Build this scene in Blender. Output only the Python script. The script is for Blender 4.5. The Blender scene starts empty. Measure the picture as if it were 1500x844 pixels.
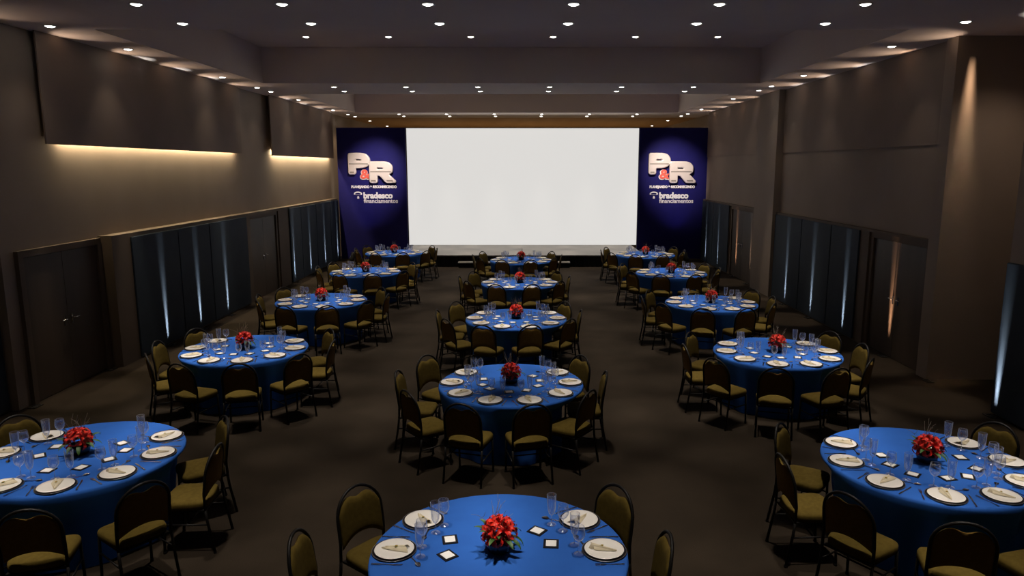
import bpy, bmesh, math, random
from mathutils import Vector, Matrix, Quaternion
random.seed(7)
PI = math.pi
R = math.radians
SC = bpy.context.scene
COL = SC.collection

# ------------------------------------------------------------------ camera
CAM_Z = 3.41
F_PX = 1045.0
cam_d = bpy.data.cameras.new('camera'); cam = bpy.data.objects.new('camera', cam_d); COL.objects.link(cam)
cam_d.sensor_width = 36.0; cam_d.lens = 36.0 * F_PX / 1500.0
cam_d.shift_x = -21.0 / 1500.0
cam_d.clip_start = 0.05; cam_d.clip_end = 200
PITCH = math.atan(177.0 / F_PX)
cam.location = (0, 0, CAM_Z); cam.rotation_euler = (PI / 2 - PITCH, 0, 0)
SC.camera = cam

# ------------------------------------------------------------------ world, exposure
w = bpy.data.worlds.new('world'); SC.world = w; w.use_nodes = True
w.node_tree.nodes['Background'].inputs[0].default_value = (0.9, 0.8, 0.7, 1)
w.node_tree.nodes['Background'].inputs[1].default_value = 0.0
SC.view_settings.view_transform = 'Standard'
try: SC.view_settings.look = 'None'
except Exception: pass
SC.view_settings.exposure = 0.0
SC.view_settings.gamma = 1.0
SC.view_settings.use_curve_mapping = False
SC.cycles.max_bounces = 6
SC.cycles.diffuse_bounces = 4
SC.cycles.glossy_bounces = 3
SC.cycles.transparent_max_bounces = 24
SC.cycles.use_denoising = True
SC.cycles.sample_clamp_indirect = 4.0

# ------------------------------------------------------------------ light settings
DOWN_W = 590.0       # one ceiling downlight
SIDE_W = 16.0       # the row next to each side wall
SPOT = 31.0         # beam of a downlight, degrees
WARM = (1.0, 0.90, 0.78)
BEAM_Z = 5.36       # ceiling beams and side soffits
COFFER_Z = 6.17     # raised ceiling fields between the beams

COLX = [-4.73 + 1.768 * i for i in range(6)]
ROWS = [(-0.3, 0), (0.9, 0), (2.93, 1), (4.9, 1), (6.87, 1), (9.10, 0), (10.28, 0), (12.07, 1), (14.04, 1), (16.0, 1),
        (18.12, 0), (19.12, 0), (21.2, 1), (23.2, 1), (25.2, 1), (27.2, 0), (28.28, 0)]

def spot(name, loc, target, watts, deg, blend=0.6, col=WARM, rad=0.11):
    l = bpy.data.lights.new(name, 'SPOT'); l.energy = watts; l.spot_size = R(deg); l.spot_blend = blend
    l.color = col; l.shadow_soft_size = rad
    o = bpy.data.objects.new(name, l); COL.objects.link(o)
    o.location = loc
    o.rotation_euler = (Vector(target) - Vector(loc)).to_track_quat('-Z', 'Y').to_euler()
    return o

def area(name, loc, direction, sx, sy, watts, spread=180, col=WARM, xaxis=None):
    l = bpy.data.lights.new(name, 'AREA'); l.shape = 'RECTANGLE'; l.size = sx; l.size_y = sy
    l.energy = watts; l.color = col; l.spread = R(spread)
    o = bpy.data.objects.new(name, l); COL.objects.link(o)
    z = -Vector(direction).normalized(); x = Vector(xaxis or (1, 0, 0))
    x = (x - z * x.dot(z)).normalized(); y = z.cross(x)
    m = Matrix((x, y, z)).transposed().to_4x4(); m.translation = loc
    o.matrix_world = m
    return o

for y, cof in ROWS:
    z = (COFFER_Z if cof else BEAM_Z) - 0.03
    for x in COLX:
        spot('downlight_lamp', (x, y, z), (x, y, 0), DOWN_W * (1.3 if cof else 1.0), SPOT, 0.7)

# ------------------------------------------------------------------ materials
def mat(name, col, rough=0.6, metal=0.0, spec=0.5, emit=None, estr=0.0):
    m = bpy.data.materials.new(name); m.use_nodes = True
    b = m.node_tree.nodes['Principled BSDF']
    b.inputs['Base Color'].default_value = (*col, 1); b.inputs['Roughness'].default_value = rough
    b.inputs['Metallic'].default_value = metal; b.inputs['Specular IOR Level'].default_value = spec
    if emit: b.inputs['Emission Color'].default_value = (*emit, 1); b.inputs['Emission Strength'].default_value = estr
    return m

def vary(m, c1, c2, scale, detail=4.0, bump=0.0, bscale=None, stretch=None):
    """break a colour up with noise, optional fine bump"""
    nt = m.node_tree; b = nt.nodes['Principled BSDF']
    tc = nt.nodes.new('ShaderNodeTexCoord'); n = nt.nodes.new('ShaderNodeTexNoise')
    src = tc.outputs['Object']
    if stretch:
        mp = nt.nodes.new('ShaderNodeMapping'); mp.inputs['Scale'].default_value = stretch
        nt.links.new(src, mp.inputs[0]); src = mp.outputs[0]
    n.inputs['Scale'].default_value = scale; n.inputs['Detail'].default_value = detail
    nt.links.new(src, n.inputs['Vector'])
    r = nt.nodes.new('ShaderNodeValToRGB'); r.color_ramp.elements[0].position = 0.35; r.color_ramp.elements[1].position = 0.65
    r.color_ramp.elements[0].color = (*c1, 1); r.color_ramp.elements[1].color = (*c2, 1)
    nt.links.new(n.outputs['Fac'], r.inputs[0]); nt.links.new(r.outputs[0], b.inputs['Base Color'])
    if bump:
        n2 = nt.nodes.new('ShaderNodeTexNoise'); n2.inputs['Scale'].default_value = bscale or 200
        nt.links.new(src, n2.inputs['Vector'])
        bp = nt.nodes.new('ShaderNodeBump'); bp.inputs['Strength'].default_value = bump; bp.inputs['Distance'].default_value = 0.01
        nt.links.new(n2.outputs['Fac'], bp.inputs['Height']); nt.links.new(bp.outputs[0], b.inputs['Normal'])
    return m

M = {}
M['wall'] = vary(mat('beige wall paint', (.28, .228, .185), .8, spec=.2), (.268, .218, .177), (.292, .238, .193), 1.2)
M['wallboard'] = vary(mat('taupe fascia board', (.235, .185, .15), .75, spec=.2), (.225, .177, .143), (.245, .193, .157), 1.5)
M['ceil'] = vary(mat('ceiling paint', (.74, .64, .57), .85, spec=.2), (.72, .62, .555), (.76, .66, .585), .8)
M['warmtint'] = vary(mat('ceiling with warm light painted in', (.42, .25, .12), .7, spec=.2), (.4, .235, .11), (.44, .265, .13), 2, stretch=(1, .1, 1))  # brown tint painted in for warm light on the rear ceiling
M['carpet'] = vary(mat('brown carpet', (.020, .0142, .0092), .95, spec=.1), (.0175, .0125, .008), (.0225, .016, .0105), 2.2, 6, .25, 160)
M['bluepanel'] = vary(mat('dark blue wall panel', (.024, .037, .054), .7, spec=.2), (.022, .034, .050), (.026, .040, .058), 3)
M['block'] = vary(mat('brown wall block', (.11, .082, .06), .7, spec=.2), (.103, .077, .056), (.117, .087, .064), 1.6)
M['door'] = vary(mat('brown door veneer', (.066, .047, .033), .5, spec=.2), (.061, .043, .03), (.071, .051, .036), 5, stretch=(1, 1, .08))
M['gapdark'] = mat('dark gap', (.02, .018, .015), .8)
M['cloth'] = vary(mat('royal blue cloth', (.025, .115, .46), .85, spec=.12), (.024, .110, .445), (.026, .12, .475), 6, 3, .08, 500)
M['olive'] = vary(mat('olive mustard upholstery', (.082, .056, .0105), .9, spec=.1), (.074, .05, .009), (.09, .062, .012), 30, 3, .15, 300)
M['olivelit'] = vary(mat('upholstery with fill light painted in', (.17, .10, .022), .9, spec=.1), (.158, .093, .02), (.182, .108, .025), 30, 3, .15, 300)  # fabric lightened and browned in place of fill light on the backs
M['blackmetal'] = mat('black chair tube', (.006, .005, .0045), .5, spec=.2)
M['china'] = mat('white china', (.82, .79, .75), .18, spec=.5)
M['charger'] = mat('dark charger plate', (.012, .011, .013), .18, spec=.6)
M['chargerrim'] = mat('grey charger rim', (.3, .3, .32), .3, metal=.8)
M['napkin'] = vary(mat('cream napkin', (.66, .58, .42), .9, spec=.1), (.63, .55, .39), (.69, .61, .45), 20)
M['sprig'] = mat('green sprig', (.16, .2, .02), .6)
M['bud'] = mat('yellow bud', (.55, .3, .02), .6)
M['steel'] = mat('cutlery steel', (.62, .62, .64), .16, metal=1)
M['cardframe'] = mat('black card tray', (.008, .007, .009), .3)
M['card'] = mat('white card', (.85, .84, .82), .6)
M['lily'] = vary(mat('red lily petal', (.72, .02, .012), .45, spec=.3), (.6, .01, .01), (.82, .04, .018), 25)
M['stamen'] = mat('lily stamen', (.16, .03, .01), .6)
M['leaf'] = vary(mat('lily leaf', (.035, .10, .02), .5), (.025, .075, .015), (.05, .13, .025), 20)
M['twig'] = mat('pale twig', (.3, .27, .22), .7)
M['vase'] = mat('dark bowl', (.012, .011, .014), .25)
M['navy'] = vary(mat('navy banner cloth', (.008, .007, .105), .7, spec=.2), (.0075, .0065, .099), (.0085, .0075, .111), 4)
M['silver'] = mat('pale silver letter', (.8, .72, .66), .35, metal=.25)
M['silverdk'] = mat('letter shade band', (.3, .27, .23), .4, metal=.3)
M['white'] = mat('white print', (.85, .83, .82), .6)
M['redout'] = mat('red ampersand', (.75, .12, .08), .5)
M['black'] = mat('black cloth', (.008, .007, .007), .85, spec=.1)
M['deck'] = vary(mat('grey stage deck', (.2, .185, .165), .5, spec=.4), (.19, .175, .155), (.21, .195, .175), 3)
M['screen'] = mat('lit screen', (.1, .1, .1), .8, emit=(1.0, .975, .94), estr=.71)
M['trimw'] = mat('white lamp trim', (.6, .58, .55), .4)
M['lens'] = mat('lit lamp lens', (.1, .1, .1), .5, emit=(1, .97, .9), estr=14)
M['ledstrip'] = mat('lit strip', (.1, .1, .1), .5, emit=(1, .86, .55), estr=3)
M['lensoff'] = mat('dark lamp glass', (.02, .02, .02), .15)
for k in ('lens', 'ledstrip'):
    try: M[k].cycles.emission_sampling = 'NONE'
    except Exception: pass
g = bpy.data.materials.new('thin glass with painted haze'); g.use_nodes = True
nt = g.node_tree; nt.nodes.remove(nt.nodes['Principled BSDF'])
tr = nt.nodes.new('ShaderNodeBsdfTransparent'); tr.inputs[0].default_value = (.93, .94, .96, 1)
gl = nt.nodes.new('ShaderNodeBsdfGlossy'); gl.inputs['Color'].default_value = (.95, .97, 1, 1); gl.inputs['Roughness'].default_value = .1
mx = nt.nodes.new('ShaderNodeMixShader'); mo = nt.nodes['Material Output']
hz = nt.nodes.new('ShaderNodeBsdfTranslucent'); hz.inputs[0].default_value = (.75, .8, .95, 1)  # pale haze painted in for light that glass edges would catch
hd = nt.nodes.new('ShaderNodeBsdfDiffuse'); hd.inputs[0].default_value = (.75, .8, .95, 1)
ha = nt.nodes.new('ShaderNodeMixShader'); ha.inputs[0].default_value = .5
nt.links.new(hz.outputs[0], ha.inputs[1]); nt.links.new(hd.outputs[0], ha.inputs[2])
lw = nt.nodes.new('ShaderNodeLayerWeight'); lw.inputs[0].default_value = .5
mm = nt.nodes.new('ShaderNodeMath'); mm.operation = 'MULTIPLY_ADD'; mm.inputs[1].default_value = .55; mm.inputs[2].default_value = .02
nt.links.new(lw.outputs['Facing'], mm.inputs[0])
m2 = nt.nodes.new('ShaderNodeMixShader'); nt.links.new(mm.outputs[0], m2.inputs[0])
nt.links.new(tr.outputs[0], m2.inputs[1]); nt.links.new(ha.outputs[0], m2.inputs[2])
mx.inputs[0].default_value = .11; nt.links.new(m2.outputs[0], mx.inputs[1]); nt.links.new(gl.outputs[0], mx.inputs[2])
nt.links.new(mx.outputs[0], mo.inputs[0]); M['glass'] = g

# ------------------------------------------------------------------ mesh helpers
class MB:
    """collects shapes; material slots by key"""
    def __init__(s): s.bm = bmesh.new(); s.keys = []
    def mi(s, k):
        if k not in s.keys: s.keys.append(k)
        return s.keys.index(k)
    def face(s, vs, k, smooth=False):
        try: f = s.bm.faces.new(vs)
        except ValueError: return
        f.material_index = s.mi(k); f.smooth = smooth
    def v(s, co): return s.bm.verts.new(co)
    def box(s, x0, x1, y0, y1, z0, z1, k):
        c = [s.v((x, y, z)) for z in (z0, z1) for y in (y0, y1) for x in (x0, x1)]
        for q in ((0, 2, 3, 1), (4, 5, 7, 6), (0, 1, 5, 4), (2, 6, 7, 3), (0, 4, 6, 2), (1, 3, 7, 5)):
            s.face([c[i] for i in q], k)
        return s
    def tube(s, pts, r, k, n=8, closed=False, taper=None):
        pts = [Vector(p) for p in pts]; rings = []; up = None
        for i, p in enumerate(pts):
            a = pts[i - 1] if i > 0 else p; b = pts[i + 1] if i < len(pts) - 1 else p
            t = (b - a).normalized()
            if up is None:
                up = t.orthogonal().normalized()
            up = (up - t * up.dot(t)).normalized(); q = t.cross(up)
            rr = r if taper is None else r * (1 + (taper - 1) * i / (len(pts) - 1))
            rings.append([s.v(p + (up * math.cos(2 * PI * j / n) + q * math.sin(2 * PI * j / n)) * rr) for j in range(n)])
        for A, B in zip(rings, rings[1:]):
            for j in range(n):
                s.face([A[j], A[(j + 1) % n], B[(j + 1) % n], B[j]], k, True)
        s.face(rings[0][::-1], k); s.face(rings[-1], k)
        return s
    def lathe(s, prof, k, n=24, c=(0, 0, 0), ks=None):
        rings = []
        for r_, z in prof:
            if r_ < 1e-6: rings.append([s.v((c[0], c[1], c[2] + z))])
            else: rings.append([s.v((c[0] + r_ * math.cos(2 * PI * j / n), c[1] + r_ * math.sin(2 * PI * j / n), c[2] + z)) for j in range(n)])
        for i, (A, B) in enumerate(zip(rings, rings[1:])):
            kk = ks[i] if ks else k
            for j in range(n):
                j2 = (j + 1) % n
                if len(A) == 1 and len(B) == 1: continue
                if len(A) == 1: s.face([A[0], B[j2], B[j]][::-1], kk, True)
                elif len(B) == 1: s.face([A[j], A[j2], B[0]], kk, True)
                else: s.face([A[j], A[j2], B[j2], B[j]], kk, True)
        return s
    def prism(s, poly, h0, h1, k, axis='z', smooth=False):
        """extrude a polygon; axis z: (x,y)->z, axis y: (x,z)->y, axis x: (y,z)->x"""
        def P(a, b, h):
            return {'z': (a, b, h), 'y': (a, h, b), 'x': (h, a, b)}[axis]
        A = [s.v(P(a, b, h0)) for a, b in poly]; B = [s.v(P(a, b, h1)) for a, b in poly]
        n = len(poly)
        s.face(A[::-1], k); s.face(B, k)
        for j in range(n): s.face([A[j], A[(j + 1) % n], B[(j + 1) % n], B[j]], k, smooth)
        return s
    def grid(s, fn, nu, nv, k, wrap=False, smooth=True):
        G = [[s.v(fn(i / nu, j / nv)) for j in range(nv + 1)] for i in range(nu + (0 if wrap else 1))]
        L = len(G)
        for i in range(nu):
            for j in range(nv):
                s.face([G[i][j], G[(i + 1) % L][j], G[(i + 1) % L][j + 1], G[i][j + 1]], k, smooth)
        return G
    def mesh(s, name, fix=True):
        if fix: bmesh.ops.recalc_face_normals(s.bm, faces=s.bm.faces[:])
        me = bpy.data.meshes.new(name); s.bm.to_mesh(me); s.bm.free()
        for k in s.keys: me.materials.append(M[k])
        return me

def link(name, data, parent=None, mtx=None):
    o = bpy.data.objects.new(name, data); COL.objects.link(o)
    if parent: o.parent = parent
    if mtx is not None: o.matrix_basis = mtx
    return o
def tag(o, label, cat, group=None):
    o['label'] = label; o['category'] = cat
    if group: o['group'] = group
    return o
def struct(o):
    o['kind'] = 'structure'; return o
def T(x, y, z): return Matrix.Translation((x, y, z))
def RZ(a): return Matrix.Rotation(a, 4, 'Z')

def project(p):
    c, s = math.cos(PITCH), math.sin(PITCH)
    h = CAM_Z - p[2]; zc = p[1] * c + h * s
    if zc < .2: return (-9999, -9999)
    return (771 + F_PX * p[0] / zc, 245 + F_PX * h / c / zc)
def in_frame(pts, m=0):
    return any(-m < project(p)[0] < 1500 + m and -m < project(p)[1] < 844 + m for p in pts)

# ================================================================== ROOM
XL, XR = -7.2, 6.62
Y0, Y1 = -3.0, 41.0
b = MB(); b.box(-8.6, 8.6, Y0 - .3, Y1 + .3, -.12, 0, 'carpet'); struct(link('floor', b.mesh('floor')))

# ceiling: raised fields, beams and side soffits
b = MB()
b.box(-8.6, 8.6, Y0 - .3, 26.6, COFFER_Z, COFFER_Z + .12, 'ceil')
b.box(-8.6, -6.2, Y0 - .3, 26.6, BEAM_Z, COFFER_Z, 'ceil')
b.box(5.5, 8.6, Y0 - .3, 26.6, BEAM_Z, COFFER_Z, 'ceil')
for y0, y1 in ((-1.1, 1.5), (8.15, 10.72), (17.36, 19.92), (26.5, 29.2)):
    b.box(-6.2, 5.5, y0, y1, BEAM_Z, COFFER_Z, 'ceil')
b.box(-8.6, 8.6, 29.2, Y1 + .3, BEAM_Z, BEAM_Z + .3, 'warmtint')
b.box(-8.6, -6.2, 26.6, 29.2, BEAM_Z, BEAM_Z + .3, 'ceil'); b.box(5.5, 8.6, 26.6, 29.2, BEAM_Z, BEAM_Z + .3, 'ceil')
struct(link('ceiling', b.mesh('ceiling')))

# left wall: main plane, near wall, low block that carries the panels
b = MB()
b.box(XL - .9, XL, 9.7, Y1, 0, BEAM_Z, 'wall')
b.box(XL - .9, XL - .12, Y0, 9.7, 0, BEAM_Z, 'wall')
b.box(XL, -6.97, 11.95, 17.98, 0, 2.27, 'block')
b.box(XL, -6.97, 20.1, 26.5, 0, 2.27, 'block')
b.box(XL, -6.97, 17.98, 20.1, 2.2, 2.27, 'block')
struct(link('wall_left', b.mesh('wall_left')))
# right wall with alcove
b = MB()
b.box(XR, XR + .9, 11.45, 26.5, 0, BEAM_Z, 'wall'); b.box(6.85, XR + .9, 26.5, Y1, 0, BEAM_Z, 'wall')
b.box(6.5, 8.5, 11.2, 11.5, 0, BEAM_Z, 'wall')
b.box(7.9, 8.02, 9.5, 11.2, 0, BEAM_Z, 'wall')
b.box(6.56, 8.02, Y0, 9.6, 0, BEAM_Z, 'wall')
b.box(6.53, XR, 13.56, 20.6, 0, 2.25, 'block')
b.box(6.53, XR, 22.95, 26.5, 0, 2.25, 'block')
b.box(6.53, XR, 11.5, 13.56, 2.2, 2.25, 'block'); b.box(6.53, XR, 20.6, 22.95, 2.2, 2.25, 'block')
b.box(6.44, XR, 18.72, 20.3, 0, BEAM_Z, 'wall')
struct(link('wall_right', b.mesh('wall_right')))
b = MB(); b.box(-8.6, 8.6, Y1, Y1 + .3, 0, BEAM_Z, 'warmtint'); struct(link('wall_back', b.mesh('wall_back')))
b = MB(); b.box(-8.6, 8.6, Y0 - .3, Y0, 0, COFFER_Z, 'wall'); struct(link('wall_front', b.mesh('wall_front')))

# upper fascia boards with light coves behind them
def fascia(n, x0, x1, y0, y1, z0):
    b = MB(); b.box(min(x0, x1), max(x0, x1), y0, y1, z0, BEAM_Z, 'wallboard')
    return struct(link('trim_%d' % n, b.mesh('trim')))
fascia(1, -7.085, -7.11, 10.75, 18.1, 3.75)
fascia(2, -7.03, -7.06, 20.1, 26.5, 3.73)
fascia(3, 6.60, 6.63, 11.5, 18.72, 3.77)
fascia(4, 6.60, 6.63, 20.3, 26.5, 3.77)
def fascia_back(n, x0, x1, y0, y1):
    b = MB(); b.box(min(x0, x1), max(x0, x1), y0, y1, 4.0, BEAM_Z, 'wallboard')
    return struct(link('trim_%d' % n, b.mesh('trim')))
COVE_COL = (1.0, .8, .5)
for y0, y1, xo, n in ((11.15, 17.85, -7.155, 5), (20.45, 26.4, -7.125, 6)):
    b = MB(); b.box(xo - .035, xo + .02, y0, y1, 3.90, 3.915, 'trimw'); struct(link('trim_%d' % n, b.mesh('trim')))
    area('cove_strip_lamp', (xo - .01, (y0 + y1) / 2, 3.895), (-.35, 0, -1), y1 - y0, .03, 150, 170, COVE_COL, (0, 1, 0))

# doors
def door(n, xf, side, y0, y1, zt=2.2, two=True):
    """side = direction the door faces along x"""
    root = bpy.data.objects.new('door_%d' % n, None); COL.objects.link(root); root['kind'] = 'structure'
    fr = MB(); d = .1 * side
    a, c = sorted((xf - d * .6, xf + .02 * side))
    fr.box(a, c, y0, y0 + .1, 0, zt, 'block'); fr.box(a, c, y1 - .1, y1, 0, zt, 'block'); fr.box(a, c, y0 + .1, y1 - .1, zt - .1, zt, 'block')
    link('door_frame', fr.mesh('door_frame'), root)
    ym = (y0 + y1) / 2
    for yy0, yy1, hs in ((y0 + .1, ym - .004, -1), (ym + .004, y1 - .1, 1)):
        lf = MB(); a, c = sorted((xf - .055 * side, xf - .015 * side)); lf.box(a, c, yy0, yy1, .01, zt - .11, 'door')
        leaf = link('door_leaf', lf.mesh('door_leaf'), root)
        yh = ym + hs * .09
        h = MB(); x1 = xf - .015 * side
        h.tube([(x1, yh, 1.08), (x1 + .045 * side, yh, 1.08), (x1 + .05 * side, yh + hs * .02, 1.08), (x1 + .05 * side, yh + hs * .13, 1.075)], .009, 'steel')
        h.box(min(x1, x1 + .006 * side), max(x1, x1 + .006 * side), yh - .02, yh + .02, .98, 1.13, 'steel')
        link('door_handle', h.mesh('door_handle'), leaf)
    return root
door(1, XL + .04, 1, 9.95, 11.93, 2.24)
door(2, -7.02, 1, 18.0, 20.08, 2.2)
door(3, 6.58, -1, 11.52, 13.54, 2.2)
door(4, 6.58, -1, 20.62, 22.93, 2.2)

# blue wall panels
def panel(x0, x1, y0, y1, zt, label):
    b = MB(); e = .012
    b.box(min(x0, x1), max(x0, x1), y0 + e, y1 - e, .03, zt, 'bluepanel')
    bmesh.ops.bevel(b.bm, geom=b.bm.edges[:], offset=.008, segments=2, affect='EDGES')
    return tag(link('wall_panel', b.mesh('wall_panel')), label, 'wall panel', 'dark blue panels along the side walls')
ordn = ['nearest', 'second', 'third', 'farthest']
for (x0, x1, ys, zt, where) in (
        (-6.97, -6.94, (12.5, 14.2, 15.62, 17.74), 2.2, 'left wall before the brown door'),
        (-6.97, -6.93, (20.95, 22.0, 23.6, 25.3, 26.48), 2.22, 'left wall beside the navy banner'),
        (6.50, 6.53, (13.9, 15.2, 16.85, 18.68), 2.2, 'right wall past the near door'),
        (6.50, 6.53, (22.97, 24.9, 26.48), 2.2, 'right wall beside the navy banner')):
    n = len(ys) - 1
    for i in range(n):
        o = 'nearest' if i == 0 else ('farthest' if i == n - 1 else ('middle' if n == 3 else ordn[i]))
        panel(x0, x1, ys[i], ys[i + 1], zt, 'dark blue wall panel, %s of those on the %s' % (o, where))
panel(6.50, 6.56, 7.9, 9.58, 2.14, 'tall dark blue panel at the right edge of the photo with a bright light streak')
panel(XL - .12, XL - .08, 8.0, 9.66, 2.2, 'dark blue panel at the left edge of the photo before the double door')

# in-floor uplights grazing the walls
def uplight(x, y, side, watts, col=(1, 1, 1), label='', wx=.06, lit=True):
    """side = direction from lamp to wall"""
    root = bpy.data.objects.new('floor_uplight', None); COL.objects.link(root); root.location = (x, y, 0)
    tag(root, label, 'floor light', 'small lamps let into the floor along the walls')
    f = MB()
    for a, bb, c, d in ((-.09, .09, -.055, -.035), (-.09, .09, .035, .055), (-.09, -.07, -.035, .035), (.07, .09, -.035, .035)):
        f.box(c, d, a, bb, 0.001, .012, 'blackmetal')
    link('bezel', f.mesh('bezel'), root)
    l = MB(); l.box(-.035, .035, -.07, .07, 0.001, .005, 'lensoff'); link('lens', l.mesh('lens'), root)
    if lit:
        area('uplight_beam', (x + side * .022, y, .014), (side * .06, 0, 1), wx, .04, watts * 1.5, 10, col, (0, 1, 0))
for y, wt in ((13.47, 1.3), (14.9, 1.3), (16.31, 1.3)):
    uplight(-6.94 + .06, y, -1, wt, label='small floor lamp with white beam on left blue panels, %s' % {13.47: 'nearest of three', 14.9: 'middle of three', 16.31: 'farthest of three'}[y])
for y, q in ((21.16, 'first'), (22.78, 'second'), (24.46, 'third'), (26.1, 'last')):
    uplight(-6.93 + .06, y, -1, 1.2, label='small floor lamp with white beam by the left banner, %s of four' % q)
for y, q in ((14.35, 'nearest'), (16.03, 'middle'), (17.66, 'farthest')):
    uplight(6.50 - .06, y, 1, 1.1, label='small floor lamp with white beam on right blue panels, %s of three' % q)
uplight(6.50 - .06, 9.47, 1, 1.5, label='small floor lamp under the broad bright streak at right edge')
for y, q in ((25.75, 'farther'), (24.1, 'nearer')):
    uplight(6.50 - .06, y, 1, .8, label='small floor lamp with white beam by the right banner, %s of two' % q)
uplight(6.565 - .06, 12.65, 1, 1.6, (1, .62, .4), label='small floor lamp with orange beam on the near right double door')
uplight(6.565 - .06, 22.3, 1, 1.5, (1, .62, .4), label='small floor lamp with orange beam on the far right door')
uplight(6.565 - .06, 20.85, 1, .5, (1, .8, .65), label='small floor lamp with thin pale beam at far right door jamb')
uplight(XL + .12, 12.02 - .25, -1, 0, label='unlit floor lamp at the right jamb of left double door', lit=False)
uplight(XL + .12, 9.86, -1, 0, label='unlit floor lamp at the left jamb of left double door', lit=False)
uplight(6.48, 11.1, 1, 0, label='unlit floor lamp at the base of the right wall corner', lit=False)

# ================================================================== STAGE
ST_Y = 24.53; ST_Z = .405
root = bpy.data.objects.new('stage_platform', None); COL.objects.link(root); root.location = (0, ST_Y, 0)
tag(root, 'low black stage platform with grey deck under the white screen', 'stage')
b = MB(); b.box(-4.4, 4.1, 0, 3.9, ST_Z - .03, ST_Z, 'deck'); link('deck', b.mesh('deck'), root)
b = MB()
def skirt(u, v):
    x = -4.38 + 8.51 * u
    return (x, .02 + .012 * math.sin(x * 40), (ST_Z - .031) * (1 - v))
b.grid(skirt, 300, 2, 'black'); b.box(-4.36, 4.11, .06, 3.88, 0, ST_Z - .031, 'black')
link('skirt', b.mesh('skirt', False), root)
root = bpy.data.objects.new('stage_step', None); COL.objects.link(root); root.location = (-.42, ST_Y - .32, 0)
tag(root, 'wide low step against the stage front behind the middle tables', 'step')
b = MB(); b.box(-1.92, 1.92, -.02, .29, .17, .2, 'deck'); link('tread', b.mesh('tread'), root)
b = MB(); b.box(-1.9, 1.9, 0, .28, 0, .17, 'black'); link('riser', b.mesh('riser'), root)

SCY = 27.83
root = bpy.data.objects.new('projection_screen', None); COL.objects.link(root); root.location = (-.14, SCY, ST_Z)
tag(root, 'huge bright white projection screen standing on the stage', 'screen')
hw = 4.44; ht = 4.47
b = MB(); v = [b.v(p) for p in ((-hw, 0, .005), (hw, 0, .005), (hw, 0, ht), (-hw, 0, ht))]; b.face(v, 'screen')
link('screen_surface', b.mesh('screen_surface', False), root)
b = MB()
b.box(-hw - .03, -hw, -.01, .12, 0, ht + .03, 'black'); b.box(hw, hw + .03, -.01, .12, 0, ht + .03, 'black')
b.box(-hw, hw, -.01, .12, ht, ht + .03, 'black'); b.box(-hw, hw, .06, .1, 0, ht, 'black')
link('screen_frame', b.mesh('screen_frame'), root)

# ---- banners
def text_mesh(name, body, size, extrude, key, offset=0.0, width=None, bevel=0.0):
    c = bpy.data.curves.new(name, 'FONT'); c.body = body; c.size = size; c.extrude = extrude; c.offset = offset
    c.bevel_depth = bevel; c.resolution_u = 4
    o = bpy.data.objects.new(name, c); COL.objects.link(o)
    bpy.context.view_layer.update()
    me = bpy.data.meshes.new_from_object(o.evaluated_get(bpy.context.evaluated_depsgraph_get()))
    bpy.data.objects.remove(o)
    xs = [v.co.x for v in me.vertices]; ys = [v.co.y for v in me.vertices]
    x0, x1, y0 = min(xs), max(xs), min(ys)
    k = (width / (x1 - x0)) if width else 1.0
    for v in me.vertices:
        X, Y_, Z_ = v.co
        v.co = ((X - x0) * k, -Z_, Y_ )
    me.materials.clear(); me.materials.append(M[key]); me.name = name
    return me
def curve_mesh(name, splines, extrude, bevel, key):
    c = bpy.data.curves.new(name, 'CURVE'); c.dimensions = '2D'; c.fill_mode = 'BOTH'; c.extrude = extrude; c.bevel_depth = bevel; c.bevel_resolution = 2
    for pts in splines:
        s = c.splines.new('POLY'); s.points.add(len(pts) - 1); s.use_cyclic_u = True
        for p, q in zip(s.points, pts): p.co = (q[0], q[1], 0, 1)
    o = bpy.data.objects.new(name, c); COL.objects.link(o); bpy.context.view_layer.update()
    me = bpy.data.meshes.new_from_object(o.evaluated_get(bpy.context.evaluated_depsgraph_get())); bpy.data.objects.remove(o)
    for v in me.vertices:
        X, Y_, Z_ = v.co; v.co = (X, -Z_, Y_)
    me.materials.clear(); me.materials.append(M[key]); me.name = name
    return me
def arc(cx, cy, rx, ry, a0, a1, n=10):
    return [(cx + rx * math.cos(R(a0 + (a1 - a0) * i / n)), cy + ry * math.sin(R(a0 + (a1 - a0) * i / n))) for i in range(n + 1)]
def rnd(poly, r, n=4):
    """round polygon corners"""
    out = []; L = len(poly)
    for i in range(L):
        p = Vector(poly[i]); a = Vector(poly[i - 1]); c = Vector(poly[(i + 1) % L])
        d = min(r, (a - p).length * .45, (c - p).length * .45)
        A = p + (a - p).normalized() * d; B = p + (c - p).normalized() * d
        for k in range(n + 1):
            t = k / n; out.append(tuple(A * (1 - t) ** 2 + p * 2 * t * (1 - t) + B * t ** 2))
    return out
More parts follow.
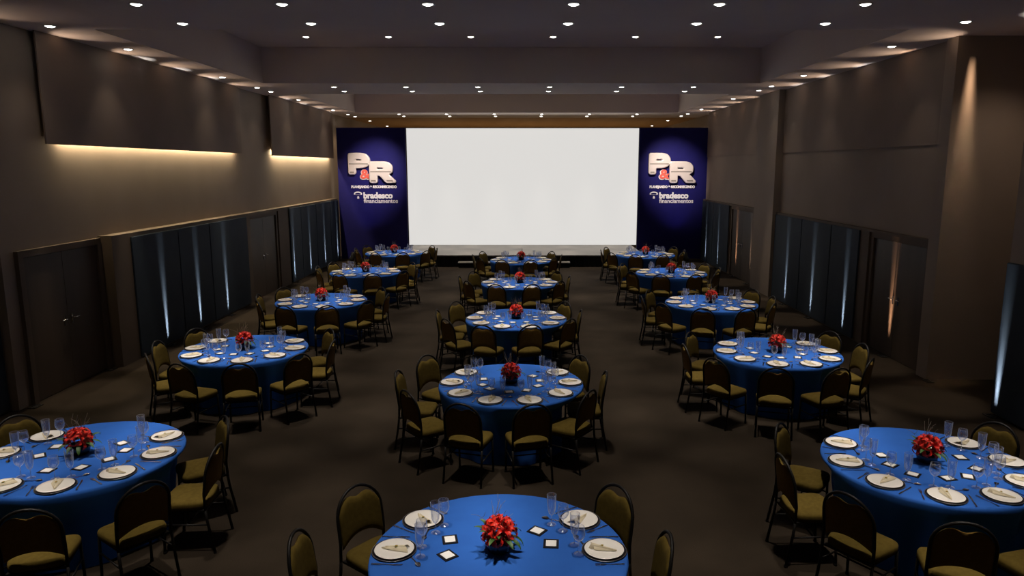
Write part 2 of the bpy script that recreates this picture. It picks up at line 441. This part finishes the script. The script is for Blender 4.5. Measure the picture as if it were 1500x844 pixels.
# letters in a 1 x 1 box
P_out = rnd([(0, 0), (.30, 0), (.30, .32), (.62, .32), (.86, .38), (1, .55), (1, .75), (.86, .94), (.62, 1), (0, 1)], .09)
P_in = rnd([(.30, .62), (.30, .76), (.58, .76), (.68, .69), (.58, .62)][::-1], .03)
R_out = rnd([(0, 0), (.28, 0), (.28, .36), (.42, .36), (.68, 0), (1.05, 0), (1.05, .06), (.76, .40), (.93, .52), (.93, .8), (.8, .95), (.62, 1), (0, 1)], .07)
R_in = rnd([(.28, .62), (.28, .76), (.54, .76), (.63, .69), (.54, .62)][::-1], .03)
def sc(poly, sx, sy): return [(x * sx, y * sy) for x, y in poly]
P_w, P_h = .75, .73
R_w, R_h = .866, .73
letP = curve_mesh('letter', [sc(P_out, P_w, P_h), sc(P_in, P_w, P_h)], .04, .03, 'silver')
letR = curve_mesh('letter', [sc(R_out, R_w, R_h), sc(R_in, R_w, R_h)], .04, .03, 'silver')
bandP = curve_mesh('letter_band', [sc([(.02, .47), (.95, .47), (.93, .52), (.02, .52)], P_w, P_h)], .004, 0, 'silverdk')
bandR = curve_mesh('letter_band', [sc([(.02, .50), (.88, .50), (.9, .545), (.02, .545)], R_w, R_h)], .004, 0, 'silverdk')
footP = curve_mesh('letter_band', [sc(rnd([(.05, .04), (.25, .04), (.25, .11), (.05, .11)], .02), P_w, P_h)], .004, 0, 'silverdk')
footR = curve_mesh('letter_band', [sc(rnd([(.04, .04), (.24, .04), (.24, .11), (.04, .11)], .02), R_w, R_h)], .004, 0, 'silverdk')
footS = curve_mesh('letter_band', [sc(rnd([(.72, .04), (.98, .04), (.95, .11), (.68, .11)], .02), R_w, R_h)], .004, 0, 'silverdk')
amp = text_mesh('ampersand', '&', .46, .02, 'redout', .012, .38)
ampo = text_mesh('ampersand_outline', '&', .46, .012, 'white', .034, .43)
tagl = text_mesh('tagline', 'PLANEJANDO & RECONHECENDO', .125, .008, 'white', .008, 1.67)
wm1 = text_mesh('wordmark', 'bradesco', .30, .01, 'white', .014, 1.08)
wm2 = text_mesh('wordmark', 'financiamentos', .215, .008, 'white', .004, 1.26)
em = [arc(.2, .22, .19, .105, -25, 205, 18) + [(-.04, .185)], arc(.2, .215, .135, .05, 0, 340, 14)]
emb = curve_mesh('emblem', em + [rnd([(.15, .0), (.26, .0), (.235, .12), (.175, .12)], .03)], .008, 0, 'white')
BNY = 26.58
def banner(x0, x1, lx, label, dx=0.0):
    root = bpy.data.objects.new('stage_banner', None); COL.objects.link(root); root.location = ((x0 + x1) / 2, BNY, 0)
    tag(root, label, 'banner', 'tall navy banners beside the screen')
    c = (x0 + x1) / 2; o = lx - c
    b = MB(); b.box(x0 - c, x1 - c, 0, .06, .02, 4.83, 'navy'); link('banner_panel', b.mesh('banner_panel'), root)
    yy = -.075
    link('letter', letP, root, T(o - .02, yy, 3.17)); link('letter_band', bandP, root, T(o - .02, yy - .072, 3.17)); link('letter_band', footP, root, T(o - .02, yy - .072, 3.17))
    link('letter', letR, root, T(o + .75, yy - .03, 2.865) ); link('letter_band', bandR, root, T(o + .75, yy - .102, 2.865)); link('letter_band', footS, root, T(o + .75, yy - .102, 2.865)); link('letter_band', footR, root, T(o + .75, yy - .102, 2.865))
    link('ampersand_outline', ampo, root, T(o + .345, -.02, 2.985)); link('ampersand', amp, root, T(o + .37, -.045, 3.005))
    link('tagline', tagl, root, T(o + .02, -.03, 2.655))
    link('emblem', emb, root, T(o + dx + .09, -.015, 2.265) @ Matrix.Scale(.8, 4)); link('wordmark', wm1, root, T(o + dx + .45, -.015, 2.28)); link('wordmark', wm2, root, T(o + dx + .455, -.015, 2.11))
banner(-6.93, -4.42, -6.47, 'tall navy banner left of the white screen with silver letters')
banner(4.13, 6.68, 4.52, 'tall navy banner right of the white screen with silver letters', -.06)

# par cans at the banner feet, throwing violet-blue light up
def par_can(x, y, aim, label):
    root = bpy.data.objects.new('par_can', None); COL.objects.link(root); root.location = (x, y, 0)
    tag(root, label, 'stage light', 'stage lamps on the floor before the banners')
    z0 = .2
    b = MB()
    b.box(-.1, .1, -.1, .1, 0, .015, 'blackmetal'); b.tube([(-.1, 0, .01), (-.105, 0, z0)], .01, 'blackmetal'); b.tube([(.1, 0, .01), (.105, 0, z0)], .01, 'blackmetal')
    link('yoke', b.mesh('yoke'), root)
    d = (Vector(aim) - Vector((x, y, z0))).normalized(); q = Vector((0, 0, 1)).rotation_difference(d).to_matrix().to_4x4()
    b = MB(); b.lathe([(0, -.16), (.06, -.15), (.085, -.08), (.09, .14), (.095, .16), (.08, .16), (.075, .1), (0, .09)], 'lensoff', 20)
    link('lamp_body', b.mesh('lamp_body'), root, T(0, 0, z0) @ q)
    p = Vector((x, y, z0)) + d * .18
    return p
for x, aim, lb in ((-6.3, (-5.6, BNY, 2.7), 'small black stage lamp on the floor at foot of left banner'), (5.78, (5.35, BNY, 2.7), 'small black stage lamp on the floor at foot of right banner')):
    p = par_can(x, 25.7, aim, lb)
    spot('par_beam', p, aim, 34, 60, 1.0, (.35, .3, 1.0), .06)
# profile spots at the ceiling front that wash the logos
for x, tx in ((-4.6, -5.55), (4.3, 5.38)):
    spot('banner_wash', (x, 23.2, 5.3), (tx, BNY, 3.15), 1050, 40, 1.0, (1, .86, .78), .08)

# unseen warm point lights added behind the screen to light the rear ceiling
for x in (-4, 0, 4):
    l = bpy.data.lights.new('backstage_fill', 'POINT'); l.energy = 75; l.color = (1, .72, .42); l.shadow_soft_size = .15
    o = bpy.data.objects.new('backstage_fill', l); COL.objects.link(o); o.location = (x, 33.5, 2.2)

# ================================================================== DOWNLIGHTS
b = MB(); b.lathe([(.062, -.004), (.085, -.012), (.088, 0)], 'trimw', 24); me_trim = b.mesh('trim_ring', False)
b = MB(); b.lathe([(0, -.02), (.04, -.016), (.062, -.004)], 'lens', 24); me_lens = b.mesh('lens', False)
def downlight(x, y, z, label, group):
    root = bpy.data.objects.new('downlight', None); COL.objects.link(root); root.location = (x, y, z)
    tag(root, label, 'ceiling light', group)
    link('trim_ring', me_trim, root); link('lens', me_lens, root)
pos6 = ['leftmost', 'second from left', 'third from left', 'third from right', 'second from right', 'rightmost']
rown = {9.10: 'nearest ceiling row', 10.28: 'second ceiling row', 16.0: 'third ceiling row', 18.12: 'fourth ceiling row', 19.12: 'fifth ceiling row',
        27.2: 'sixth ceiling row before the screen', 28.28: 'seventh ceiling row above the screen'}
for y, cof in ROWS:
    if y not in rown: continue
    for i, x in enumerate(COLX):
        downlight(x, y, COFFER_Z if cof else BEAM_Z, 'lit ceiling downlight, %s in the %s' % (pos6[i], rown[y]), 'round downlights in rows across the ceiling')
for i, x in enumerate(COLX):
    downlight(x, 37.8, BEAM_Z, 'tiny lit ceiling downlight at the top edge of the screen, %s of six' % pos6[i], 'round downlights in rows across the ceiling')
sideY = [10.46, 12.45, 16.21, 18.25, 19.22, 21.5, 25.29, 27.38, 28.51, 31.16, 35.04]
num = ['nearest', 'second', 'third', 'fourth', 'fifth', 'sixth', 'seventh', 'eighth', 'ninth', 'tenth', 'farthest']
for sx, xx, dy, nm in ((-1, -6.67, 0, 'left'), (1, 5.97, -.3, 'right')):
    for i, y in enumerate(sideY):
        downlight(xx, y + dy, BEAM_Z, 'lit ceiling downlight by the %s wall, %s from the viewer' % (nm, num[i]), 'downlights along the side walls')
    wallx = -7.1 if sx < 0 else 6.5
    for y in [1.0, 3, 5, 7, 8.7] + sideY:
        warm = y > 27
        spot('side_lamp', (xx, y + dy, BEAM_Z - .03), (xx, y + dy, 0), SIDE_W * (1.0 if not warm else 4), 84, .7, (1, .82, .64) if not warm else (1, .7, .4))
        if not warm: spot('side_lamp_core', (xx, y + dy, BEAM_Z - .03), (xx, y + dy, 0), 520, 19, .6, (1, .84, .66))
area('alcove_graze', (6.74, 11.2 - .06, BEAM_Z - .04), (0, .022, -1), .09, .05, 2.0, 14, (1, .66, .42), (1, 0, 0))
spot('alcove_fill', (7.1, 10.1, BEAM_Z - .03), (7.1, 10.5, 0), 55, 110, .8, (1, .76, .58))  # unseen wide spot added to fill the dark alcove face
# unseen spots added high on the side walls to throw patches on the ceiling
for k in range(11):
    y = 9.6 + 1.6 * k
    xl = -7.32 if y < 9.7 else (-7.05 if y < 18.1 else (-7.2 if y < 20.1 else -6.96))
    xr = 6.5 if y > 11.2 else 6.5
    if not 18.5 < y < 20.1: 
        spot('patch_spot', (xl + .05, y, BEAM_Z - .42), (xl + .34, y, BEAM_Z), 6, 100, .5, (1, .74, .55), .03)
    if y > 9.7: spot('patch_spot', (xr - .05, y, BEAM_Z - .42), (xr - .34, y, BEAM_Z), 6, 100, .5, (1, .74, .55), .03)

# ================================================================== FURNITURE PROTOTYPES
# ---- chair, faces +Y
def seat_fn(top):
    pass
b = MB()
nS = 28
def seat_out(k):
    a = 2 * PI * k / nS
    e = 2 / 5.0
    cx, sy = math.cos(a), math.sin(a)
    x = .218 * math.copysign(abs(cx) ** e, cx); y = .205 * math.copysign(abs(sy) ** e, sy)
    return x * (1 + .05 * (y / .2)), y
def seat_ring(f, z, crown=0): return [b.v((seat_out(k)[0] * f, seat_out(k)[1] * f, z)) for k in range(nS)]
rings = [seat_ring(.96, .405), seat_ring(1.0, .42), seat_ring(1.0, .455), seat_ring(.97, .472), seat_ring(.85, .482), seat_ring(.5, .49)]
for A, B in zip(rings, rings[1:]):
    for k in range(nS): b.face([A[k], A[(k + 1) % nS], B[(k + 1) % nS], B[k]], 'olive', True)
b.face(rings[0][::-1], 'olive'); b.face(rings[-1], 'olive', True)
me_seat = b.mesh('seat')

def back_y(z): return -.205 - .15 * max(0, z - .42) ** 1.15
def arch_top(u): return .715 + .215 * math.sqrt(max(0, 1 - (u * .955) ** 2))
def pad_top(u): return arch_top(u) - .028 - .052 * math.exp(-(u / .34) ** 2)
def pad_bot(u): return .492 + .075 * (1 - abs(u) ** 2.2)
b = MB()
def pad(side):
    def fn(u_, v_):
        u = 2 * u_ - 1
        # denser towards the rim so the edge rounds off
        v = .5 - .5 * math.cos(PI * v_); u = math.sin(u * PI / 2)
        z = pad_bot(u) + (pad_top(u) - pad_bot(u)) * v
        rim = (max(0, 1 - u ** 8) ** .5) * (max(0, 1 - (2 * v - 1) ** 8) ** .5)
        y = back_y(z) + .022 * u * u + (side * (.012 + (.016 if side > 0 else .004)) * rim)
        return (.2 * u, y, z)
    return fn
b.grid(pad(1), 20, 12, 'olive'); b.grid(pad(-1), 20, 12, 'olivelit')
bmesh.ops.remove_doubles(b.bm, verts=b.bm.verts[:], dist=.0012)
me_back = b.mesh('backrest')
def arch_pts():
    pts = [(-.212, back_y(.40), .40), (-.212, back_y(.55) + .018, .55)]
    for i in range(15):
        a = PI - PI * i / 14
        z = .715 + .215 * math.sin(a); u = math.cos(a)
        pts.append((.212 * u, back_y(z) + .02 * u * u, z))
    pts += [(.212, back_y(.55) + .018, .55), (.212, back_y(.40), .40)]
    return pts
b = MB(); b.tube(arch_pts(), .0125, 'blackmetal', 8); me_arch = b.mesh('back_frame')
def leg_mesh(x, front):
    b = MB()
    if front: b.tube([(x, .165, .405), (x * 1.01, .172, .2), (x * 1.02, .18, .012)], .0125, 'blackmetal', 8)
    else: b.tube([(x, back_y(.40), .405), (x, -.215, .3), (x * 1.03, -.265, .012)], .0125, 'blackmetal', 8)
    b.lathe([(0, 0), (.015, 0), (.016, .014), (.0125, .02)], 'blackmetal', 8, (x * (1.02 if front else 1.03), .18 if front else -.265, 0))
    return b.mesh('leg')
me_legs = [leg_mesh(-.2, True), leg_mesh(.2, True), leg_mesh(-.212, False), leg_mesh(.212, False)]
def str_mesh(p, q):
    b = MB(); b.tube([p, q], .008, 'blackmetal', 6); return b.mesh('stretcher')
me_strs = [str_mesh((-.202, .172, .27), (-.214, -.222, .27)), str_mesh((.202, .172, .27), (.214, -.222, .27)), str_mesh((-.21, -.03, .27), (.21, -.03, .27))]
b = MB(); b.box(-.2, .2, -.2, .17, .388, .404, 'blackmetal'); me_rail = b.mesh('seat_rail')
CHAIR = [('seat', me_seat), ('backrest', me_back), ('back_frame', me_arch), ('seat_rail', me_rail)] + [('leg', m) for m in me_legs] + [('stretcher', m) for m in me_strs]

# ---- tablecloth
TR = .90; TZ = .76
SEAT_PHI = (-126, -90, -54, -18, 18, 54, 90, 126)
CHAIR_R = 1.015
CHAIR_OFF = {'middle': (-.12, -.09), 'left': (.10, -.22), 'right': (-.13, -.25)}
def chair_place(col, phi):
    """chair position round a table of this row, table centre at the origin"""
    ox, oy = CHAIR_OFF[col]; a = R(phi)
    v = Vector((ox + CHAIR_R * math.sin(a), oy - CHAIR_R * math.cos(a)))
    if v.length < .87: v = v.normalized() * .87
    return v
def tuck(col):
    """(angle, half width, depth) of the hollow every tucked-in seat presses into the cloth"""
    out = []
    for phi in SEAT_PHI:
        p = chair_place(col, phi); a = R(phi); c = math.atan2(p.y, p.x); dmin = 9; wmax = 0
        for i in range(-4, 5):
            for yy in (.205, .1, 0, -.205):
                x, y = i / 4 * .24, yy + .01
                q = Vector((p.x + x * math.cos(a) - y * math.sin(a), p.y + x * math.sin(a) + y * math.cos(a)))
                dmin = min(dmin, q.length)
                if q.length < .92: wmax = max(wmax, abs((math.atan2(q.y, q.x) - c + PI) % (2 * PI) - PI))
        out.append((c, wmax, dmin - .045))
    return out
def cloth_mesh(seed, col):
    rr = random.Random(seed); ph = [rr.uniform(0, 2 * PI) for _ in range(4)]
    b = MB(); N = 180; TK = tuck(col)
    prof = [(0, TZ), (.4, TZ), (.75, TZ), (.86, TZ - .0005), (.885, TZ - .004), (.896, TZ - .014), (.901, TZ - .035)]
    for i in range(1, 15): prof.append((.902, TZ - .035 - i * (TZ - .043) / 14))
    def limit(a):
        L = .9
        for c, hw, d in TK:
            da = abs((a - c + PI) % (2 * PI) - PI)
            k = min(1, max(0, (hw + .16 - da) / .15)); k = k * k * (3 - 2 * k)
            L = min(L, .9 + (min(d, .9) - .9) * k)
        return L
    rings = []
    for r_, z in prof:
        if r_ == 0: rings.append([b.v((0, 0, z))]); continue
        t = max(0, (TZ - .03 - z) / TZ); ring = []
        zb = min(1, max(0, (.725 - z) / .17)); zb = zb * zb * (3 - 2 * zb)
        for j in range(N):
            a = 2 * PI * j / N
            w_ = .55 * math.cos(11 * a + ph[0] + .6 * math.sin(2 * a + ph[3])) + .3 * math.cos(17 * a + ph[1]) + .25 * math.cos(5 * a + ph[2])
            rad = r_ + (t ** 1.2) * (.028 * w_) - .12 * t
            lim = limit(a); rad = min(rad, rad + (lim - rad) * zb)
            ring.append(b.v((rad * math.cos(a), rad * math.sin(a), z)))
        rings.append(ring)
    for A, B in zip(rings, rings[1:]):
        for j in range(N):
            j2 = (j + 1) % N
            if len(A) == 1: b.face([A[0], B[j], B[j2]], 'cloth', True)
            else: b.face([A[j], B[j], B[j2], A[j2]], 'cloth', True)
    return b.mesh('tablecloth', False)
cloths = {(c, k): cloth_mesh(k + 10 * len(c), c) for c in CHAIR_OFF for k in range(2)}

# ---- tableware
b = MB(); b.lathe([(0, 0), (.10, 0), (.150, .005), (.157, .008), (.1575, .0095), (.153, .0095), (.143, .0065), (.10, .003), (0, .003)], 'charger', 40,
                  ks=['charger'] * 3 + ['chargerrim'] * 2 + ['charger'] * 3); me_charger = b.mesh('charger_plate')
b = MB(); b.lathe([(0, 0), (.085, 0), (.09, .002), (.137, .008), (.139, .0095), (.136, .011), (.1, .0078), (.088, .0058), (0, .0055)], 'china', 40); me_plate = b.mesh('dinner_plate')
# napkin: folded wedge pointing to the sitter (-Y = outward)
b = MB()
def nap(off, hgt, wid, ln, tw):
    def fn(u, v):
        # v along length from wide end to the point
        w_ = wid * (1 - v) ** .8 + .003; x = (u - .5) * w_ + off
        z = .002 + hgt * (1 - abs(2 * u - 1) ** 2.2) * (1 - .55 * v)
        y = .085 - ln * v + tw * (u - .5) * (1 - v)
        return (x, y, z)
    return fn
b.grid(nap(0, .020, .085, .175, .05), 10, 8, 'napkin'); b.grid(nap(-.008, .028, .045, .150, -.04), 10, 8, 'napkin')
b.grid(lambda u, v: ((u - .5) * (.085 * (1 - v) ** .8 + .003), .085 - .175 * v + .05 * (u - .5) * (1 - v), .0015), 6, 8, 'napkin')
me_napkin = b.mesh('napkin', False)
b = MB()
for a in (0, 1.3, 2.5, 3.9, 5.2):
    c, s = math.cos(a), math.sin(a); L = .014
    v = [b.v(p) for p in ((0, 0, 0), (c * L * .5 - s * .005, s * L * .5 + c * .005, .004), (c * L, s * L, .002), (c * L * .5 + s * .005, s * L * .5 - c * .005, .004))]
    b.face(v, 'sprig')
b.lathe([(.0055, .001), (.006, .005), (0, .009)], 'bud', 8); me_sprig = b.mesh('sprig', False)
# glasses
b = MB(); b.lathe([(.036, .001), (.034, .004), (.008, .008), (.0042, .014), (.0038, .085), (.007, .093), (.026, .108), (.040, .130), (.0435, .150), (.041, .178), (.0365, .205), (.0372, .2065), (.0378, .205)], 'glass', 24); me_goblet = b.mesh('wine_goblet', False)
b = MB(); b.lathe([(.035, .001), (.033, .004), (.008, .008), (.0042, .014), (.0038, .070), (.007, .078), (.020, .09), (.028, .115), (.032, .15), (.0345, .2), (.035, .24), (.0357, .2415), (.0362, .24)], 'glass', 24); me_flute = b.mesh('tall_glass', False)
# menu card on its little tray
b = MB(); b.box(-.06, .06, -.055, .055, 0, .006, 'cardframe'); bmesh.ops.bevel(b.bm, geom=b.bm.edges[:], offset=.002, segments=1, affect='EDGES')
me_cardt = b.mesh('card_frame')
b = MB(); b.box(-.041, .041, -.037, .037, .006, .0075, 'card'); me_card = b.mesh('card')
# cutlery, along Y, tip at +Y
b = MB()
b.prism([(-.006, -.105), (.006, -.105), (.0075, -.06), (.005, .0), (.0085, .02), (.009, .07), (.004, .105), (-.004, .108), (-.0045, .0), (-.0075, -.06)], .001, .004, 'steel'); me_knife = b.mesh('table_knife')
b = MB(); b.prism([(-.006, -.1), (.006, -.1), (.007, -.06), (.003, .02), (.011, .04), (.012, .06), (-.012, .06), (-.011, .04), (-.003, .02), (-.007, -.06)], .001, .0035, 'steel')
for k in range(4):
    x = -.0105 + k * .007
    b.prism([(x - .0018, .06), (x + .0018, .06), (x + .0012, .1), (x - .0012, .1)], .0015, .0035, 'steel')
me_fork = b.mesh('table_fork')
b = MB(); b.prism([(-.0055, -.09), (.0055, -.09), (.0065, -.06), (.003, .025), (-.003, .025), (-.0065, -.06)], .001, .0035, 'steel')
b.grid(lambda u, v: ((.018 * math.sin(PI * v) ** .7) * math.cos(PI * u), .022 + .062 * v, .0035 + .006 * (abs(math.cos(PI * u)) ** 2 - 0) * math.sin(PI * v)), 10, 8, 'steel')
me_spoon = b.mesh('dessert_spoon')

# ---- lily centrepiece
b = MB()
for k in range(6):
    a = k * PI / 3 + (.08 if k % 2 else 0); wd = .0185 if k % 2 else .013
    ca, sa = math.cos(a), math.sin(a)
    def pet(u, v, ca=ca, sa=sa, wd=wd):
        r_ = .006 + .078 * v ** .85; z = .05 * math.sin(min(1, v * 1.15) * PI * .62) - .038 * v ** 3
        w_ = wd * math.sin(PI * (.06 + .94 * v) ** .9) ** .8 if v < 1 else 0
        t = (u - .5) * 2 * w_; z += -.004 * (1 - abs(2 * u - 1)) + .002 * math.sin(v * 9) * (2 * u - 1)
        return (r_ * ca - t * sa, r_ * sa + t * ca, z)
    b.grid(pet, 4, 8, 'lily')
for k in range(5):
    a = k * 2 * PI / 5 + .3; ca, sa = math.cos(a), math.sin(a)
    b.tube([(0, 0, 0), (.008 * ca, .008 * sa, .03), (.02 * ca, .02 * sa, .058)], .0011, 'stamen', 4)
    b.tube([(.02 * ca - .004 * sa, .02 * sa + .004 * ca, .059), (.02 * ca + .004 * sa, .02 * sa - .004 * ca, .059)], .0025, 'stamen', 5)
me_lily = b.mesh('lily', False)
b = MB()
def leaf(u, v):
    w_ = .015 * math.sin(PI * min(1, .08 + .92 * v)) ** .8
    return ((u - .5) * 2 * w_, .13 * v - .03 * v * v * v, .03 * v - .07 * v * v + .004 * abs(2 * u - 1))
b.grid(leaf, 4, 8, 'leaf'); me_leaf = b.mesh('leaf', False)
def twig_mesh(seed):
    rr = random.Random(seed); b = MB(); p = Vector((0, 0, 0)); d = Vector((rr.uniform(-.35, .35), rr.uniform(-.3, .3), 1)).normalized(); pts = [p.copy()]
    for i in range(9):
        d = (d + Vector((rr.uniform(-.3, .3), rr.uniform(-.3, .3), rr.uniform(-.1, .1)))).normalized(); p = p + d * .024; pts.append(p.copy())
    b.tube(pts, .0016, 'twig', 5, taper=.5)
    q = pts[5]; d2 = Vector((rr.uniform(-1, 1), rr.uniform(-1, 1), .7)).normalized()
    b.tube([q, q + d2 * .03, q + d2 * .055 + Vector((0, 0, .015))], .0012, 'twig', 5, taper=.5)
    return b.mesh('twig', False)
me_twigs = [twig_mesh(s) for s in range(4)]
b = MB(); b.lathe([(0, 0), (.055, 0), (.068, .012), (.078, .05), (.075, .085), (.07, .088), (.066, .08), (.06, .07), (0, .07)], 'vase', 24); me_vase = b.mesh('bowl')
def orient(d, roll=0):
    return Vector((0, 0, 1)).rotation_difference(Vector(d).normalized()).to_matrix().to_4x4() @ RZ(roll)
rr = random.Random(11); LIL = []
for i, (el, n, off) in enumerate(((10, 5, 0), (48, 4, .4), (82, 1, .2))):
    for k in range(n):
        a = 2 * PI * (k + off) / n + rr.uniform(-.2, .2); e = R(el + rr.uniform(-8, 8))
        d = Vector((math.cos(a) * math.cos(e), math.sin(a) * math.cos(e), math.sin(e)))
        base = Vector((0, 0, .105)) + Vector((d.x * .058, d.y * .058, d.z * .062))
        LIL.append(T(*base) @ orient(d, rr.uniform(0, 1)) @ Matrix.Scale(rr.uniform(.88, 1.05), 4))
LEAF = []
for k, (a, up) in enumerate(((-95, -.3), (160, .5), (125, 1.0), (60, 1.05), (20, .5), (-20, .1), (-150, .2), (90, .9), (-55, .1), (-125, -.1), (0, .8), (180, .9))):
    LEAF.append(T(.06 * math.cos(R(a)), .06 * math.sin(R(a)), .10) @ RZ(R(a - 90)) @ Matrix.Rotation(up, 4, 'X'))

# ================================================================== TABLES
TABLES = {'middle': [(-.19, 4.62), (-.19, 8.57), (-.18, 12.42), (-.15, 16.4), (-.15, 20.5)],
          'left': [(-4.18, 6.33), (-4.17, 10.28), (-4.13, 14.15), (-4.13, 18.15), (-4.15, 22.3)],
          'right': [(3.65, 6.15), (3.65, 10.1), (3.67, 13.92), (3.69, 17.98), (3.67, 21.85)]}
tord = ['nearest', 'second', 'third', 'fourth', 'farthest']
SEATS = [(-126, 'back left'), (-90, 'left side'), (-54, 'front left'), (-18, 'front, left of centre'), (18, 'front, right of centre'), (54, 'front right'), (90, 'right side'), (126, 'back right')]
CARDROT = [35, 24, 5, 10, 40, -28, -14, 6]

def seat_mtx(cx, cy, phi, r_, t=0, z=0, rot=0):
    """seat frame: +Y local points to the table centre, +X to the sitter's right"""
    a = R(phi)
    return T(cx, cy, z) @ RZ(a) @ T(t, -r_, 0) @ RZ(R(rot))
def whole(name, me, m, label, cat, group):
    o = link(name, me, None, m); return tag(o, label, cat, group)
def parts(name, ps, m, label, cat, group):
    o = link(name, None, None, m); tag(o, label, cat, group)
    for n, me in ps: link(n, me, o)
    return o
def ok(m, ext=.1, zt=.1):
    p = m.translation
    return in_frame([(p.x + a, p.y, p.z + c) for a in (-ext, 0, ext) for c in (0, zt)], 2)

for col, lst in TABLES.items():
    for ti, (cx, cy) in enumerate(lst):
        tn = '%s table, %s row' % (tord[ti], col)
        whole('banquet_table', cloths[(col, ti % 2)], T(cx, cy, 0),
              'round banquet table draped in royal blue cloth, %s of the %s row' % (tord[ti], col), 'table', 'round blue draped banquet tables')
        root = link('flower_centrepiece', None, None, T(cx, cy, TZ + .001) @ RZ(ti * .9 + len(col) * .5 - 1.4))
        root.scale = (1.17, 1.17, 1.17)
        tag(root, 'red lilies in a dark bowl on the %s' % tn, 'flowers', 'red lily centrepieces on the tables')
        link('bowl', me_vase, root)
        for m in LIL: link('lily', me_lily, root, m)
        for m in LEAF: link('leaf', me_leaf, root, m)
        for k in range(6): link('twig', me_twigs[k % 4], root, T(.03 * math.cos(k * 1.9), .03 + .02 * math.sin(k * 1.9), .12) @ RZ(k * 1.3) @ Matrix.Rotation(.5 if k % 2 else .25, 4, 'X'))
        for si, (phi, sn) in enumerate(SEATS):
            rs = random.Random(ti * 100 + si * 7 + len(col) * 1000)
            # chair
            cp = chair_place(col, phi)
            m = T(cx + cp.x + rs.uniform(-.012, .012), cy + cp.y + rs.uniform(-.012, .012), 0) @ RZ(R(phi + rs.uniform(-4, 4)))
            p = m.translation
            if in_frame([(p.x + a, p.y + bb, c) for a in (-.22, .22) for bb in (-.22, .22) for c in (0, .45, .88)], -3):
                parts('banquet_chair', CHAIR, m, 'olive banquet chair at the %s of the %s' % (sn, tn), 'chair', 'olive banquet chairs round the tables')
            dz = TZ + .001
            m = seat_mtx(cx, cy, phi, .735, 0, dz)
            if not ok(m, .14, 0): continue
            whole('charger_plate', me_charger, m, 'dark charger under the white plate, %s of %s' % (sn, tn), 'charger plate', 'dark charger plates')
            whole('dinner_plate', me_plate, seat_mtx(cx, cy, phi, .735, 0, dz + .0070), 'white dinner plate with napkin, %s of %s' % (sn, tn), 'plate', 'white dinner plates')
            m = seat_mtx(cx, cy, phi, .735, rs.uniform(-.01, .01), dz + .0150, rs.uniform(-25, 25))
            n = whole('napkin', me_napkin, m, 'cream folded napkin on plate, %s of %s' % (sn, tn), 'napkin', 'cream folded napkins')
            link('sprig', me_sprig, n, T(0, .015, .021))
            for nm, me, t, ri, lb, cat, gp_ in (('wine_goblet', me_goblet, -.05, .545, 'round-bowled wine goblet', 'wine glass', 'round wine goblets'),
                                              ('tall_glass', me_flute, .075, .535, 'tall slim clear glass', 'glass', 'tall slim glasses')):
                m = seat_mtx(cx, cy, phi, ri + rs.uniform(-.012, .012), t + rs.uniform(-.012, .012), dz, rs.uniform(0, 90))
                if ok(m, .03, .22): whole(nm, me, m, '%s, %s of %s' % (lb, sn, tn), cat, gp_)
            m = seat_mtx(cx, cy, phi + 12 + rs.uniform(-4, 4), .37 + rs.uniform(-.02, .02), 0, dz, CARDROT[si] + rs.uniform(-6, 6))
            if ok(m, .05, 0): parts('menu_card', [('card_frame', me_cardt), ('card', me_card)], m, 'white card in black frame, %s of %s' % (sn, tn), 'card', 'framed white cards on the tables')
            m = seat_mtx(cx, cy, phi, .755, .182 + rs.uniform(-.004, .004), dz, rs.uniform(-5, 5))
            if ok(m): whole('table_knife', me_knife, m, 'steel knife right of the plate, %s of %s' % (sn, tn), 'knife', 'steel table knives')
            m = seat_mtx(cx, cy, phi, .755, -.182 + rs.uniform(-.004, .004), dz, rs.uniform(-5, 5))
            if ok(m): whole('table_fork', me_fork, m, 'steel fork left of the plate, %s of %s' % (sn, tn), 'fork', 'steel table forks')
            m = seat_mtx(cx, cy, phi, .47 + .105, .12, dz, 62 + rs.uniform(-8, 8))
            m = seat_mtx(cx, cy, phi, .572, .135, dz, -62 + rs.uniform(-6, 6))
            if ok(m): whole('dessert_spoon', me_spoon, m, 'steel dessert spoon beside the glasses, %s of %s' % (sn, tn), 'spoon', 'steel dessert spoons')
